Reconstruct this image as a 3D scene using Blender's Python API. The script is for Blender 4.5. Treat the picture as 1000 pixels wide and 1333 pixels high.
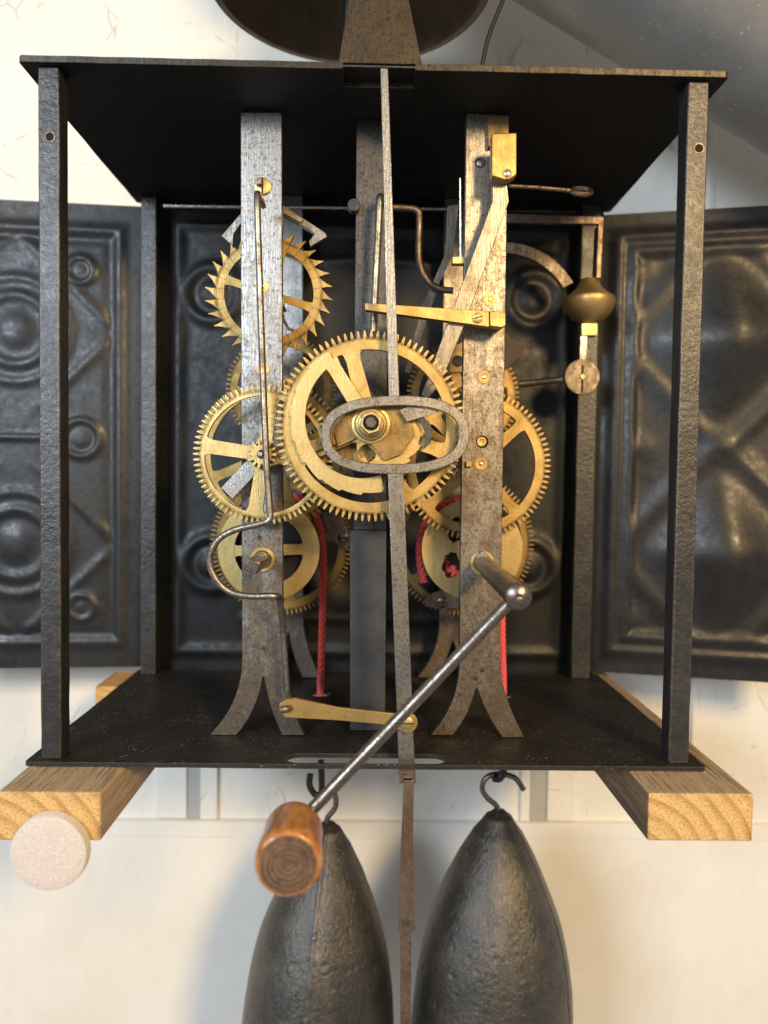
import bpy, bmesh, math, random
from mathutils import Vector, Matrix, noise
from mathutils.geometry import tessellate_polygon
random.seed(7)
rad = math.radians; PI = math.pi
S = 0.001                                   # everything below is in millimetres
for o in list(bpy.data.objects): bpy.data.objects.remove(o)
sc = bpy.context.scene
COL = sc.collection

# ------------------------------------------------------------------ camera
CAM = (0.602, -271.42, -20.90); PITCH, ROLL, YAW, FPX = -0.0398660, -0.0137082, -0.0155758, 983.78
RM = Matrix.Rotation(YAW, 3, 'Z') @ Matrix.Rotation(ROLL, 3, 'Y') @ Matrix.Rotation(PITCH, 3, 'X')
cd = bpy.data.cameras.new('camera'); cam = bpy.data.objects.new('camera', cd); COL.objects.link(cam)
cd.sensor_fit = 'HORIZONTAL'; cd.sensor_width = 36; cd.lens = FPX / 1000 * 36
cd.clip_start = 0.01; cd.clip_end = 20
cd.dof.use_dof = True; cd.dof.focus_distance = 0.292; cd.dof.aperture_fstop = 10.5
m4 = Matrix((RM.col[0], RM.col[2], -RM.col[1])).transposed().to_4x4()
m4.translation = Vector(CAM) * S
cam.matrix_world = m4
sc.camera = cam

# ------------------------------------------------------------------ light
w = bpy.data.worlds.new('World'); sc.world = w; w.use_nodes = True
bg = w.node_tree.nodes['Background']; bg.inputs[0].default_value = (1.0, 0.97, 0.93, 1); bg.inputs[1].default_value = 0.33
def lamp(name, loc, target, size, power, color, size_y=None):
    l = bpy.data.lights.new(name, 'AREA'); l.shape = 'RECTANGLE'; l.size = size * S; l.size_y = (size_y or size) * S
    l.energy = power; l.color = color
    o = bpy.data.objects.new(name, l); COL.objects.link(o); o.location = Vector(loc) * S
    o.rotation_euler = (Vector(target) - Vector(loc)).to_track_quat('-Z', 'Y').to_euler()
    return o
lamp('warm_lamp', (480, -1000, 400), (0, 140, -90), 190, 14.5, (1.0, 0.69, 0.33))
lamp('window_light', (-640, -1000, 300), (0, 140, -40), 420, 12.6, (0.78, 0.89, 1.0), 300)
vs = sc.view_settings; vs.view_transform = 'Standard'; vs.look = 'None'; vs.gamma = 1; vs.exposure = 0.0
vs.use_curve_mapping = False
sc.render.engine = 'CYCLES'; sc.cycles.use_denoising = True; sc.cycles.max_bounces = 8

# ------------------------------------------------------------------ helpers
def ray(px, py): return RM @ Vector(((px - 500) / FPX, 1, (666.5 - py) / FPX))
def U(px, py, Y):                            # point of the plane y = Y that stands at this spot of the picture
    r = ray(px, py); t = (Y - CAM[1]) / r.y
    return Vector(CAM) + r * t
def F(px, py, z):                            # point of the level z
    r = ray(px, py); t = (z - CAM[2]) / r.z
    return Vector(CAM) + r * t
def MMP(Y): return (Y - CAM[1]) / FPX        # millimetres for one pixel at depth Y
def PP(pts, Y): return [(lambda v: (v.x, v.z))(U(a, b, Y)) for a, b in pts]
FRONT = lambda u, v, t: (u, t, v)            # plates that face the camera: (x, z) outline, t = y
FLAT = lambda u, v, t: (u, v, t)             # lying plates: (x, y) outline, t = z
ORG = {}
def circ(cx, cy, r, n=24, a0=0.0): return [(cx + r * math.cos(a0 + 2 * PI * i / n), cy + r * math.sin(a0 + 2 * PI * i / n)) for i in range(n)]
def smooth_path(pts, sub=6):
    pts = [Vector(p) for p in pts]; out = []
    P = [2 * pts[0] - pts[1]] + pts + [2 * pts[-1] - pts[-2]]
    for i in range(1, len(P) - 2):
        a, b, c, d = P[i - 1:i + 3]
        for k in range(sub):
            t = k / sub
            out.append(0.5 * ((2 * b) + (c - a) * t + (2 * a - 5 * b + 4 * c - d) * t * t + (3 * b - a - 3 * c + d) * t ** 3))
    return out + [pts[-1]]
class MB:
    def __init__(s): s.v = []; s.f = []
    def plate(s, outline, t0, t1, holes=(), mp=FRONT):
        loops = [list(outline)] + [list(h) for h in holes]
        tris = tessellate_polygon([[Vector((a, b, 0)) for a, b in l] for l in loops])
        flat = [p for l in loops for p in l]; n = len(flat); b0 = len(s.v)
        s.v += [mp(a, b, t0) for a, b in flat] + [mp(a, b, t1) for a, b in flat]
        for t in tris:
            s.f.append(tuple(b0 + i for i in t)); s.f.append(tuple(b0 + n + i for i in reversed(t)))
        k = 0
        for l in loops:
            m = len(l)
            for i in range(m):
                a, b = k + i, k + (i + 1) % m
                s.f.append((b0 + a, b0 + b, b0 + n + b, b0 + n + a))
            k += m
        return s
    def box(s, x0, x1, y0, y1, z0, z1):
        return s.plate([(x0, z0), (x1, z0), (x1, z1), (x0, z1)], y0, y1)
    def ring(s, outer, inner, t0, t1, closed=True, mp=FRONT):   # outer and inner run point by point together
        n = len(outer); b = len(s.v)
        for t in (t0, t1):
            s.v += [mp(x, z, t) for x, z in outer] + [mp(x, z, t) for x, z in inner]
        for i in range(n if closed else n - 1):
            j = (i + 1) % n
            o0, o1, i0, i1 = b + i, b + j, b + n + i, b + n + j
            s.f += [(o0, o1, i1, i0), (o0 + 2 * n, i0 + 2 * n, i1 + 2 * n, o1 + 2 * n), (o0, o0 + 2 * n, o1 + 2 * n, o1), (i0, i1, i1 + 2 * n, i0 + 2 * n)]
        if not closed:
            for i in (0, n - 1): s.f.append((b + i, b + n + i, b + 3 * n + i, b + 2 * n + i))
        return s
    def lathe(s, p0, axis, prof, seg=28):       # prof: (radius, distance along axis)
        p0 = Vector(p0); ax = Vector(axis).normalized()
        u = ax.orthogonal().normalized(); q = ax.cross(u); b = len(s.v); n = len(prof)
        for r, t in prof:
            for k in range(seg):
                a = 2 * PI * k / seg
                s.v.append(tuple(p0 + ax * t + (u * math.cos(a) + q * math.sin(a)) * max(r, 1e-3)))
        for i in range(n - 1):
            for k in range(seg):
                l = (k + 1) % seg
                s.f.append((b + i * seg + k, b + i * seg + l, b + (i + 1) * seg + l, b + (i + 1) * seg + k))
        s.f.append(tuple(b + k for k in range(seg))); s.f.append(tuple(b + (n - 1) * seg + k for k in reversed(range(seg))))
        return s
    def cyl(s, p0, p1, r, r1=None, seg=20):
        d = Vector(p1) - Vector(p0); L = d.length; r1 = r if r1 is None else r1
        c = min(r, r1, L / 2) * 0.12
        return s.lathe(p0, d, [(r - c, 0), (r, c), (r1, L - c), (r1 - c, L)], seg)
    def tube(s, path, r, seg=10, cross=None, twist=0.0, closed=False):
        P = [Vector(p) for p in path]; n = len(P); b = len(s.v); prev = None
        cr = cross or [(math.cos(2 * PI * k / seg) * r, math.sin(2 * PI * k / seg) * r) for k in range(seg)]
        m = len(cr); L = 0
        for i in range(n):
            if closed: t = P[(i + 1) % n] - P[i - 1]
            else: t = P[min(i + 1, n - 1)] - P[max(i - 1, 0)]
            t.normalize()
            if prev is None:
                u = t.cross(Vector((0, 1, 0)))
                if u.length < 0.1: u = t.cross(Vector((1, 0, 0)))
            else: u = prev - t * prev.dot(t)
            u.normalize(); prev = u; q = t.cross(u)
            if i: L += (P[i] - P[i - 1]).length
            a = twist * L; ca, sa = math.cos(a), math.sin(a)
            for x, y in cr:
                s.v.append(tuple(P[i] + u * (x * ca - y * sa) + q * (x * sa + y * ca)))
        for i in range(n if closed else n - 1):
            for k in range(m):
                l = (k + 1) % m; j = (i + 1) % n
                s.f.append((b + i * m + k, b + i * m + l, b + j * m + l, b + j * m + k))
        if not closed:
            s.f.append(tuple(b + k for k in reversed(range(m)))); s.f.append(tuple(b + (n - 1) * m + k for k in range(m)))
        return s
    def strip(s, path, wd, th):                 # flat bar bent along a path in the facing plane
        return s.tube(path, 0, cross=[(-wd / 2, -th / 2), (wd / 2, -th / 2), (wd / 2, th / 2), (-wd / 2, th / 2)])
    def build(s, name, mat, parent=None, org=None, sharp=35, label=None, bevel=0):
        if parent is not None: o0 = ORG[parent.name]
        else: o0 = Vector(org) if org is not None else Vector(s.v[0])
        me = bpy.data.meshes.new(name)
        me.from_pydata([tuple((Vector(p) - o0) * S) for p in s.v], [], s.f); me.update()
        bm = bmesh.new(); bm.from_mesh(me); bmesh.ops.recalc_face_normals(bm, faces=bm.faces); bm.to_mesh(me); bm.free()
        me.polygons.foreach_set('use_smooth', [True] * len(me.polygons)); me.set_sharp_from_angle(angle=rad(sharp))
        me.materials.append(mat)
        o = bpy.data.objects.new(name, me); COL.objects.link(o)
        if parent is not None: o.parent = parent
        else: o.location = o0 * S
        ORG[o.name] = o0
        if label: o['label'] = label
        if bevel:
            b = o.modifiers.new('bevel', 'BEVEL'); b.width = bevel * S; b.segments = 2; b.limit_method = 'ANGLE'; b.angle_limit = rad(40)
        return o
def tag(o, label, cat, group=None):
    o['label'] = label; o['category'] = cat
    if group: o['group'] = group
    return o
def thing(name, org, label, cat, group=None):
    o = bpy.data.objects.new(name, None); COL.objects.link(o); o.location = Vector(org) * S; o.empty_display_size = 0.005
    ORG[o.name] = Vector(org)
    return tag(o, label, cat, group)
def struct(o): o['kind'] = 'structure'; return o

# ------------------------------------------------------------------ materials
class NT:
    def __init__(s, name):
        s.m = bpy.data.materials.new(name); s.m.use_nodes = True; s.t = s.m.node_tree
        s.b = s.t.nodes['Principled BSDF']; s.tc = s.t.nodes.new('ShaderNodeTexCoord')
    def n(s, typ, **kw):
        x = s.t.nodes.new(typ)
        for k, v in kw.items():
            if k.startswith('i_'):
                key = k[2:]; key = int(key) if key.isdigit() else key.replace('_', ' ')
                if hasattr(v, 'is_output') or isinstance(v, bpy.types.NodeSocket): s.t.links.new(v, x.inputs[key])
                else: x.inputs[key].default_value = v
            else: setattr(x, k, v)
        return x
    def coord(s, scale=(1, 1, 1), rot=(0, 0, 0), loc=(0, 0, 0)):
        mp = s.n('ShaderNodeMapping'); s.t.links.new(s.tc.outputs['Object'], mp.inputs[0])
        mp.inputs['Scale'].default_value = scale; mp.inputs['Rotation'].default_value = rot; mp.inputs['Location'].default_value = loc
        return mp.outputs[0]
    def noise(s, scale, detail=4, rough=0.6, vec=None, dist=0.0):
        return s.n('ShaderNodeTexNoise', i_Vector=vec or s.coord(), i_Scale=scale, i_Detail=detail, i_Roughness=rough, i_Distortion=dist).outputs['Fac']
    def ramp(s, fac, stops):
        r = s.n('ShaderNodeValToRGB', i_Fac=fac); e = r.color_ramp.elements
        while len(e) < len(stops): e.new(0.5)
        for k, (p, c) in enumerate(stops):
            e[k].position = p; e[k].color = (c, c, c, 1) if not hasattr(c, '__len__') else (*c, 1)
        return r.outputs[0]
    def mix(s, fac, a, b, blend='MIX'):
        x = s.n('ShaderNodeMix', data_type='RGBA', blend_type=blend)
        for sock, v in ((x.inputs[0], fac), (x.inputs[6], a), (x.inputs[7], b)):
            if isinstance(v, bpy.types.NodeSocket): s.t.links.new(v, sock)
            elif hasattr(v, '__len__'): sock.default_value = (*v, 1) if len(v) == 3 else v
            else: sock.default_value = v
        return x.outputs[2]
    def math(s, op, a, b=0.5, clamp=False):
        x = s.n('ShaderNodeMath', operation=op, use_clamp=clamp)
        for k, v in enumerate((a, b)):
            if isinstance(v, bpy.types.NodeSocket): s.t.links.new(v, x.inputs[k])
            else: x.inputs[k].default_value = v
        return x.outputs[0]
    def set(s, **kw):
        for k, v in kw.items():
            i = s.b.inputs[k.replace('_', ' ')]
            if isinstance(v, bpy.types.NodeSocket): s.t.links.new(v, i)
            else: i.default_value = (*v, 1) if hasattr(v, '__len__') and len(v) == 3 else v
        return s
    def bump(s, h, strength=0.3, dist=0.3, edge=0.0):
        b = s.n('ShaderNodeBump', i_Height=h, i_Strength=strength, i_Distance=dist * S)
        if edge:
            e = s.n('ShaderNodeBevel', samples=2); e.inputs['Radius'].default_value = edge * S
            s.t.links.new(e.outputs[0], b.inputs['Normal'])
        s.t.links.new(b.outputs[0], s.b.inputs['Normal']); return s
    def edge(s, radius):                        # 1 on worn corners
        e = s.n('ShaderNodeBevel', samples=4); e.inputs['Radius'].default_value = radius * S
        g = s.n('ShaderNodeNewGeometry')
        d = s.n('ShaderNodeVectorMath', operation='DOT_PRODUCT'); s.t.links.new(e.outputs[0], d.inputs[0]); s.t.links.new(g.outputs['Normal'], d.inputs[1])
        return s.math('SUBTRACT', 1.0, d.outputs['Value'])

def steel(name, light, dark, amount, rough=0.36, sc1=110, streak=(1300, 1300, 90), edge=0.25, spots=0.72, low=None):
    n = NT(name)
    big = n.noise(sc1 * 1.6, 8, 0.78, n.coord((1, 1, 0.55))); fine = n.noise(sc1 * 11, 3, 0.65); st = n.noise(1, 3, 0.6, n.coord(streak))
    f = n.math('ADD', n.math('MULTIPLY', big, 0.75), n.math('MULTIPLY', fine, 0.25))
    if low:                                     # the tarnish is heavier on the lower half of the bar
        sz = n.n('ShaderNodeSeparateXYZ', i_Vector=n.coord()).outputs[2]
        f = n.math('ADD', f, n.math('MULTIPLY', n.math('SUBTRACT', n.math('DIVIDE', sz, 0.001), low[0]), low[1]))
    f = n.ramp(f, [(amount - 0.10, 0.0), (amount + 0.10, 1.0)])
    c = n.mix(f, dark, light)
    c = n.mix(n.ramp(st, [(0.35, 0.0), (0.7, 0.16)]), c, tuple(x * 0.4 for x in light))
    pit = n.ramp(n.noise(sc1 * 7, 5, 0.75), [(0.51, 0.0), (0.63, spots)])
    c = n.mix(pit, c, tuple(x * 0.35 for x in dark))
    n.set(Base_Color=c, Metallic=n.ramp(f, [(0, 0.85), (1, 1.0)]), Roughness=n.ramp(f, [(0, rough + 0.08), (1, rough - 0.06)]))
    h = n.math('ADD', n.math('ADD', n.math('MULTIPLY', fine, 0.3), n.math('MULTIPLY', big, 0.5)), n.math('MULTIPLY', st, 0.6))
    n.bump(h, 0.45, 0.25, edge); return n.m
STEEL_L = steel('worn_bright_steel', (0.48, 0.475, 0.465), (0.16, 0.13, 0.10), 0.49, 0.38, low=(150, 0.0011))
STEEL_R = steel('mottled_brown_steel', (0.39, 0.365, 0.325), (0.15, 0.112, 0.076), 0.50, 0.42, low=(150, 0.0006))
STEEL_B = steel('bright_steel', (0.70, 0.69, 0.67), (0.28, 0.24, 0.20), 0.43, 0.30, 140, spots=0.5)
STEEL_P = steel('pendulum_steel', (0.44, 0.41, 0.37), (0.14, 0.105, 0.072), 0.49, 0.38, 130)
RUSTY = steel('rusty_steel', (0.36, 0.29, 0.23), (0.15, 0.085, 0.05), 0.50, 0.48, 260)
CRANK = steel('crank_steel', (0.27, 0.235, 0.205), (0.13, 0.10, 0.08), 0.46, 0.32, 160)
ARMM = steel('brown_arm_steel', (0.34, 0.315, 0.275), (0.15, 0.12, 0.088), 0.47, 0.36, 130, spots=0.35)
DISCM = steel('dull_disc_steel', (0.24, 0.205, 0.16), (0.12, 0.09, 0.06), 0.48, 0.5, 200)
DARKST = steel('dark_steel', (0.12, 0.12, 0.125), (0.05, 0.046, 0.042), 0.46, 0.42, 130)
def brass(name, a, b, rough=0.40, tarnish=0.36):
    n = NT(name)
    big = n.noise(90, 5, 0.65, dist=0.4); br = n.noise(1, 2, 0.5, n.coord((2600, 400, 170), (0, 0.7, 0))); fine = n.noise(900, 3, 0.6)
    c = n.mix(n.ramp(big, [(tarnish - 0.12, 0.0), (tarnish + 0.25, 1.0)]), b, a)
    c = n.mix(n.ramp(n.noise(500, 4, 0.65), [(0.58, 0.0), (0.70, 0.35)]), c, tuple(x * 0.4 for x in b))
    c = n.mix(n.ramp(br, [(0.5, 0.0), (0.75, 0.16)]), c, tuple(x * 0.5 for x in b))
    at = n.n('ShaderNodeAttribute', attribute_type='OBJECT', attribute_name='root_r').outputs['Fac']
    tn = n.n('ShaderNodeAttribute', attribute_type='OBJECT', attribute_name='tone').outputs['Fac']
    sx = n.n('ShaderNodeSeparateXYZ', i_Vector=n.coord())
    rr = n.math('SQRT', n.math('ADD', n.math('MULTIPLY', sx.outputs[0], sx.outputs[0]), n.math('MULTIPLY', sx.outputs[2], sx.outputs[2])))
    dd = n.math('ABSOLUTE', n.math('SUBTRACT', rr, at))
    oil = n.math('MULTIPLY', n.ramp(n.math('MULTIPLY', dd, 1000.0), [(0.35, 0.75), (1.0, 0.0)]), n.ramp(n.noise(260, 4, 0.7), [(0.35, 0.25), (0.6, 1.0)]))
    c = n.mix(n.math('MULTIPLY', oil, n.math('GREATER_THAN', at, 0.0005)), c, (0.07, 0.042, 0.016))
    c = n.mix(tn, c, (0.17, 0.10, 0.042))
    n.set(Base_Color=c, Metallic=0.92, Roughness=n.ramp(big, [(0.3, rough + 0.16), (0.7, rough)]))
    n.bump(n.math('ADD', n.math('MULTIPLY', br, 0.7), n.math('MULTIPLY', fine, 0.5)), 0.55, 0.22, 0.18); return n.m
BRASS = brass('aged_brass', (0.52, 0.36, 0.135), (0.30, 0.198, 0.069))
BRASS_Y = brass('pale_brass', (0.56, 0.425, 0.188), (0.40, 0.29, 0.115), 0.38)
BRASS_D = brass('tarnished_brass', (0.36, 0.24, 0.09), (0.16, 0.10, 0.038), 0.38, 0.46)
BRONZE = brass('dull_bronze', (0.62, 0.43, 0.17), (0.42, 0.28, 0.10), 0.40, 0.40)
def black_iron(name, base, worn, rough, edgeamt=0.6, dust=0.0, relief=0.35, sc1=420, edge_r=0.9, metal=0.25):
    n = NT(name)
    a = n.noise(sc1, 5, 0.65); b = n.noise(70, 4, 0.6)
    c = n.mix(n.ramp(b, [(0.35, 0.0), (0.7, 0.7)]), base, (base[0] * 2.0, base[1] * 1.95, base[2] * 1.9))
    if edgeamt:
        e = n.math('MULTIPLY', n.edge(edge_r), n.ramp(a, [(0.35, 0.3), (0.6, 5.0 * edgeamt)]), True)
        c = n.mix(e, c, worn)
    if dust:
        sp = n.ramp(n.noise(1300, 2, 0.5), [(0.655, 0.0), (0.70, dust)])
        c = n.mix(n.math('MULTIPLY', sp, n.ramp(n.noise(60, 3, 0.6), [(0.42, 0.0), (0.62, 1.0)])), c, (0.42, 0.38, 0.29))
    n.set(Base_Color=c, Metallic=metal, Roughness=n.ramp(n.math('ADD', n.math('MULTIPLY', a, 0.5), n.math('MULTIPLY', n.noise(110, 4, 0.7), 0.5)), [(0.35, rough - 0.1), (0.65, rough + 0.16)]))
    n.bump(n.math('ADD', a, n.math('MULTIPLY', b, 0.6)), relief, 0.35, 0.3); return n.m
BELLM = black_iron('brown_bell_metal', (0.11, 0.078, 0.05), (0.2, 0.15, 0.09), 0.5, 0.3, relief=0.2, sc1=120)
POSTM = black_iron('black_forged_iron', (0.034, 0.034, 0.036), (0.38, 0.29, 0.17), 0.30, 0.85, relief=0.8, sc1=520, metal=0.45)
PLATEM = black_iron('black_plate', (0.007, 0.0067, 0.0065), (0.16, 0.13, 0.09), 0.55, 0.35, 0.0, 0.3, edge_r=0.6)
FLOORM = black_iron('dusty_black_plate', (0.014, 0.0125, 0.011), (0.16, 0.13, 0.09), 0.55, 0.4, 0.8, 0.3, edge_r=0.6)
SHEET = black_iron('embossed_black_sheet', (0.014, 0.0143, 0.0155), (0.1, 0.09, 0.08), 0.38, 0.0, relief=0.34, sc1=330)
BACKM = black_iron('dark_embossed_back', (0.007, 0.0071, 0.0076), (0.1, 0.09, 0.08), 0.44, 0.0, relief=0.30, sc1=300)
BARM = black_iron('black_centre_bar', (0.035, 0.035, 0.037), (0.2, 0.17, 0.12), 0.5, 0.3, relief=0.3)
def cast():
    n = NT('cast_iron'); a = n.noise(620, 6, 0.75); b = n.noise(55, 6, 0.7); g = n.noise(1500, 3, 0.7)
    st = n.noise(1, 5, 0.7, n.coord((130, 130, 22)))
    c = n.mix(n.ramp(b, [(0.36, 0.0), (0.68, 1.0)]), (0.075, 0.074, 0.074), (0.15, 0.138, 0.122))
    c = n.mix(n.ramp(st, [(0.58, 0.0), (0.72, 0.5)]), c, (0.14, 0.118, 0.09))
    c = n.mix(n.ramp(n.noise(900, 3, 0.7), [(0.54, 0.0), (0.66, 0.4)]), c, (0.26, 0.24, 0.205))
    c = n.mix(n.ramp(n.noise(150, 5, 0.75), [(0.62, 0.0), (0.70, 0.7)]), c, (0.035, 0.033, 0.031))
    c = n.mix(n.ramp(n.noise(240, 4, 0.7), [(0.70, 0.0), (0.75, 0.7)]), c, (0.42, 0.39, 0.33))
    n.set(Base_Color=c, Metallic=0.85, Roughness=n.ramp(b, [(0.3, 0.31), (0.7, 0.42)]))
    n.bump(n.math('ADD', a, n.math('MULTIPLY', g, 0.5)), 0.42, 0.8); return n.m
CAST = cast()
RAWEDGE = steel('raw_plate_edge', (0.085, 0.078, 0.066), (0.035, 0.03, 0.026), 0.46, 0.45, 200)
def wood(name, early, late, dirty=None, pith=(0, 0, 0), ring=0.0042, rough=0.62):
    n = NT(name); co = n.coord(loc=pith)
    dn = n.n('ShaderNodeTexNoise', i_Vector=n.coord((1, 0.12, 1)), i_Scale=38, i_Detail=3)
    v = n.n('ShaderNodeVectorMath', operation='MULTIPLY_ADD'); n.t.links.new(dn.outputs['Color'], v.inputs[0]); v.inputs[1].default_value = (0.005, 0, 0.005); n.t.links.new(co, v.inputs[2])
    sx = n.n('ShaderNodeSeparateXYZ', i_Vector=v.outputs[0])
    r = n.math('SQRT', n.math('ADD', n.math('MULTIPLY', sx.outputs[0], sx.outputs[0]), n.math('MULTIPLY', sx.outputs[2], sx.outputs[2])))
    fr = n.math('FRACT', n.math('DIVIDE', r, ring))
    f = n.ramp(fr, [(0.0, 0.0), (0.45, 0.1), (0.85, 1.0), (0.93, 0.85), (1.0, 0.0)])
    f = n.math('MULTIPLY', f, n.ramp(n.noise(90, 4, 0.6), [(0.3, 0.45), (0.65, 1.0)]))
    c = n.mix(f, early, late)
    fib = n.noise(1, 5, 0.7, n.coord((800, 32, 800))); pore = n.noise(1500, 2, 0.5)
    c = n.mix(n.ramp(pore, [(0.53, 0.0), (0.66, 0.7)]), c, tuple(x * 0.6 for x in late))
    c = n.mix(n.ramp(n.noise(45, 5, 0.7), [(0.5, 0.0), (0.75, 0.4)]), c, tuple(x * 0.55 for x in early))
    if dirty:
        g = n.math('ADD', n.math('MULTIPLY', n.noise(60, 5, 0.7, n.coord((1, 0.3, 1))), 0.6), n.math('MULTIPLY', fib, 0.45))
        c = n.mix(n.ramp(g, [(0.40, 0.0), (0.60, 0.9)]), c, dirty)
        c = n.mix(n.ramp(fib, [(0.52, 0.0), (0.62, 0.55)]), c, tuple(x * 0.35 for x in dirty))
        c = n.mix(n.ramp(n.noise(1, 4, 0.7, n.coord((420, 18, 420), loc=(0.3, 0.1, 0.2))), [(0.63, 0.0), (0.66, 0.7)]), c, (0.06, 0.042, 0.03))
        c = n.mix(n.ramp(n.noise(34, 4, 0.6, n.coord((1, 0.5, 1))), [(0.64, 0.0), (0.68, 0.7)]), c, (0.05, 0.035, 0.025))
    n.set(Base_Color=c, Roughness=rough); n.bump(n.math('ADD', fib, n.math('MULTIPLY', pore, 0.6)), 1.0, 0.9, 0.5); return n.m
WOOD_END = wood('pine_end_grain', (0.76, 0.50, 0.20), (0.46, 0.24, 0.07), None, (0.022, 0, 0.010), 0.0056)
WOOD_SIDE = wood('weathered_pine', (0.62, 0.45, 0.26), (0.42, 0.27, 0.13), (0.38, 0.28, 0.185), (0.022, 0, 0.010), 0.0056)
WOOD_DARK = wood('dark_pine', (0.30, 0.18, 0.09), (0.17, 0.09, 0.045), (0.11, 0.07, 0.045), (0.022, 0, 0.010), 0.0056)  # darker pine for the inner side face of the right beam
WOOD_NEW = wood('fresh_pine', (0.72, 0.42, 0.16), (0.55, 0.28, 0.08), None, (0.01, 0, 0.05))
def handle():
    n = NT('varnished_handle'); f = n.noise(1, 4, 0.6, n.coord((500, 60, 500)))
    c = n.mix(n.ramp(f, [(0.3, 0.0), (0.7, 1.0)]), (0.24, 0.075, 0.018), (0.58, 0.235, 0.05))
    c = n.mix(n.ramp(n.noise(170, 5, 0.7), [(0.58, 0.0), (0.68, 0.6)]), c, (0.10, 0.035, 0.012))
    n.set(Base_Color=c, Roughness=0.28, Coat_Weight=0.5, Coat_Roughness=0.15); n.bump(n.noise(300), 0.15, 0.3); return n.m
HANDLE = handle()
def handle_end(cen):
    n = NT('dark_handle_end'); co = n.coord(loc=tuple(-x for x in cen))
    wv = n.n('ShaderNodeTexWave', wave_type='RINGS', rings_direction='Y', i_Vector=co, i_Scale=230, i_Distortion=3, i_Detail=5, i_Detail_Scale=2.5)
    a = n.noise(230, 5, 0.7)
    c = n.mix(n.ramp(n.noise(260, 6, 0.75), [(0.35, 0.0), (0.68, 1.0)]), (0.03, 0.016, 0.01), (0.13, 0.07, 0.036))
    c = n.mix(n.math('MULTIPLY', n.ramp(wv.outputs['Fac'], [(0.5, 0.0), (0.9, 0.75)]), n.ramp(a, [(0.38, 0.0), (0.6, 1.0)])), c, (0.20, 0.125, 0.07))
    n.set(Base_Color=c, Roughness=0.55); n.bump(a, 0.5, 0.6); return n.m
def rope_m():
    n = NT('red_cord'); f = n.noise(1600, 3, 0.6)
    n.set(Base_Color=n.mix(f, (0.86, 0.04, 0.045), (0.95, 0.17, 0.15)), Roughness=0.75, Sheen_Weight=0.3); n.bump(f, 0.5, 0.2); return n.m
ROPE = rope_m()
def felt_m():
    n = NT('white_felt'); f = n.noise(1100, 4, 0.7, dist=0.8)
    n.set(Base_Color=n.mix(n.ramp(f, [(0.3, 0.0), (0.65, 1.0)]), (0.55, 0.48, 0.44), (0.70, 0.63, 0.59)), Roughness=0.95, Sheen_Weight=0.5); n.bump(f, 0.7, 0.9); return n.m
FELT = felt_m()
def wall_m(name, base, crack=0.5, rough=0.55):
    n = NT(name)
    d = n.n('ShaderNodeTexNoise', i_Vector=n.coord(), i_Scale=14, i_Detail=3)
    v = n.n('ShaderNodeVectorMath', operation='MULTIPLY_ADD'); n.t.links.new(d.outputs['Color'], v.inputs[0]); v.inputs[1].default_value = (0.03, 0.03, 0.03); n.t.links.new(n.coord(), v.inputs[2])
    vo = n.n('ShaderNodeTexVoronoi', feature='DISTANCE_TO_EDGE', i_Vector=v.outputs[0], i_Scale=26)
    ck = n.ramp(vo.outputs['Distance'], [(0.0, 1.0), (0.010, 0.0)])
    ck = n.math('MULTIPLY', ck, n.ramp(n.noise(30, 3, 0.6), [(0.53, 0.0), (0.60, 1.0)]))
    chip = n.ramp(n.noise(120, 3, 0.6), [(0.68, 0.0), (0.70, 1.0)])
    ck = n.math('MAXIMUM', ck, n.math('MULTIPLY', chip, 0.4))
    ck = n.math('MULTIPLY', ck, 1.0 if crack else 0.0)
    fl = n.n('ShaderNodeTexVoronoi', feature='F1', i_Vector=n.coord((1.8, 1, 0.7), (0, 0.5, 0)), i_Scale=48, i_Randomness=1.0)
    flake = n.n('ShaderNodeSeparateXYZ', i_Vector=fl.outputs['Color']).outputs[0]
    brush = n.noise(60, 5, 0.65, n.coord((1.6, 1, 0.6)), 1.2); fine = n.noise(420, 3, 0.6); ridg = n.noise(34, 2, 0.5, n.coord((1, 1, 1), (0, 0.6, 0)), 3.0)
    rg = n.ramp(ridg, [(0.46, 0.0), (0.5, 1.0), (0.54, 0.0)])
    c = n.mix(n.ramp(brush, [(0.3, 0.0), (0.75, 0.5)]), base, tuple(x * 0.88 for x in base))
    c = n.mix(n.ramp(n.noise(9, 5, 0.65), [(0.45, 0.0), (0.75, 0.6)]), c, (base[0] * 0.86, base[1] * 0.82, base[2] * 0.72))
    c = n.mix(n.math('MULTIPLY', ck, crack), c, (0.20, 0.16, 0.10))
    n.set(Base_Color=c, Roughness=rough)
    h = n.math('ADD', n.math('MULTIPLY', brush, 0.8), n.math('ADD', n.math('MULTIPLY', rg, 0.12 if crack else 0.0), n.math('MULTIPLY', fine, 0.15)))
    if crack: h = n.math('ADD', h, n.math('MULTIPLY', flake, 0.5))
    n.bump(n.math('SUBTRACT', h, n.math('MULTIPLY', ck, 0.8)), 0.5 if crack else 0.22, 1.2); return n.m
WALL = wall_m('white_painted_wall', (0.82, 0.805, 0.765))
WALL_LOW = wall_m('smooth_painted_panel', (0.80, 0.785, 0.75), 0.0)
def pipe_m():
    n = NT('speckled_grey_metal'); g = n.noise(420, 3, 0.6)
    c = n.mix(n.ramp(n.noise(30, 4, 0.6), [(0.35, 0.0), (0.7, 1.0)]), (0.27, 0.255, 0.235), (0.35, 0.335, 0.31))
    c = n.mix(n.ramp(g, [(0.65, 0.0), (0.70, 0.5)]), c, (0.75, 0.72, 0.66))
    n.set(Base_Color=c, Metallic=0.2, Roughness=0.5); n.bump(g, 0.15, 0.3); return n.m
PIPE = pipe_m()
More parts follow.
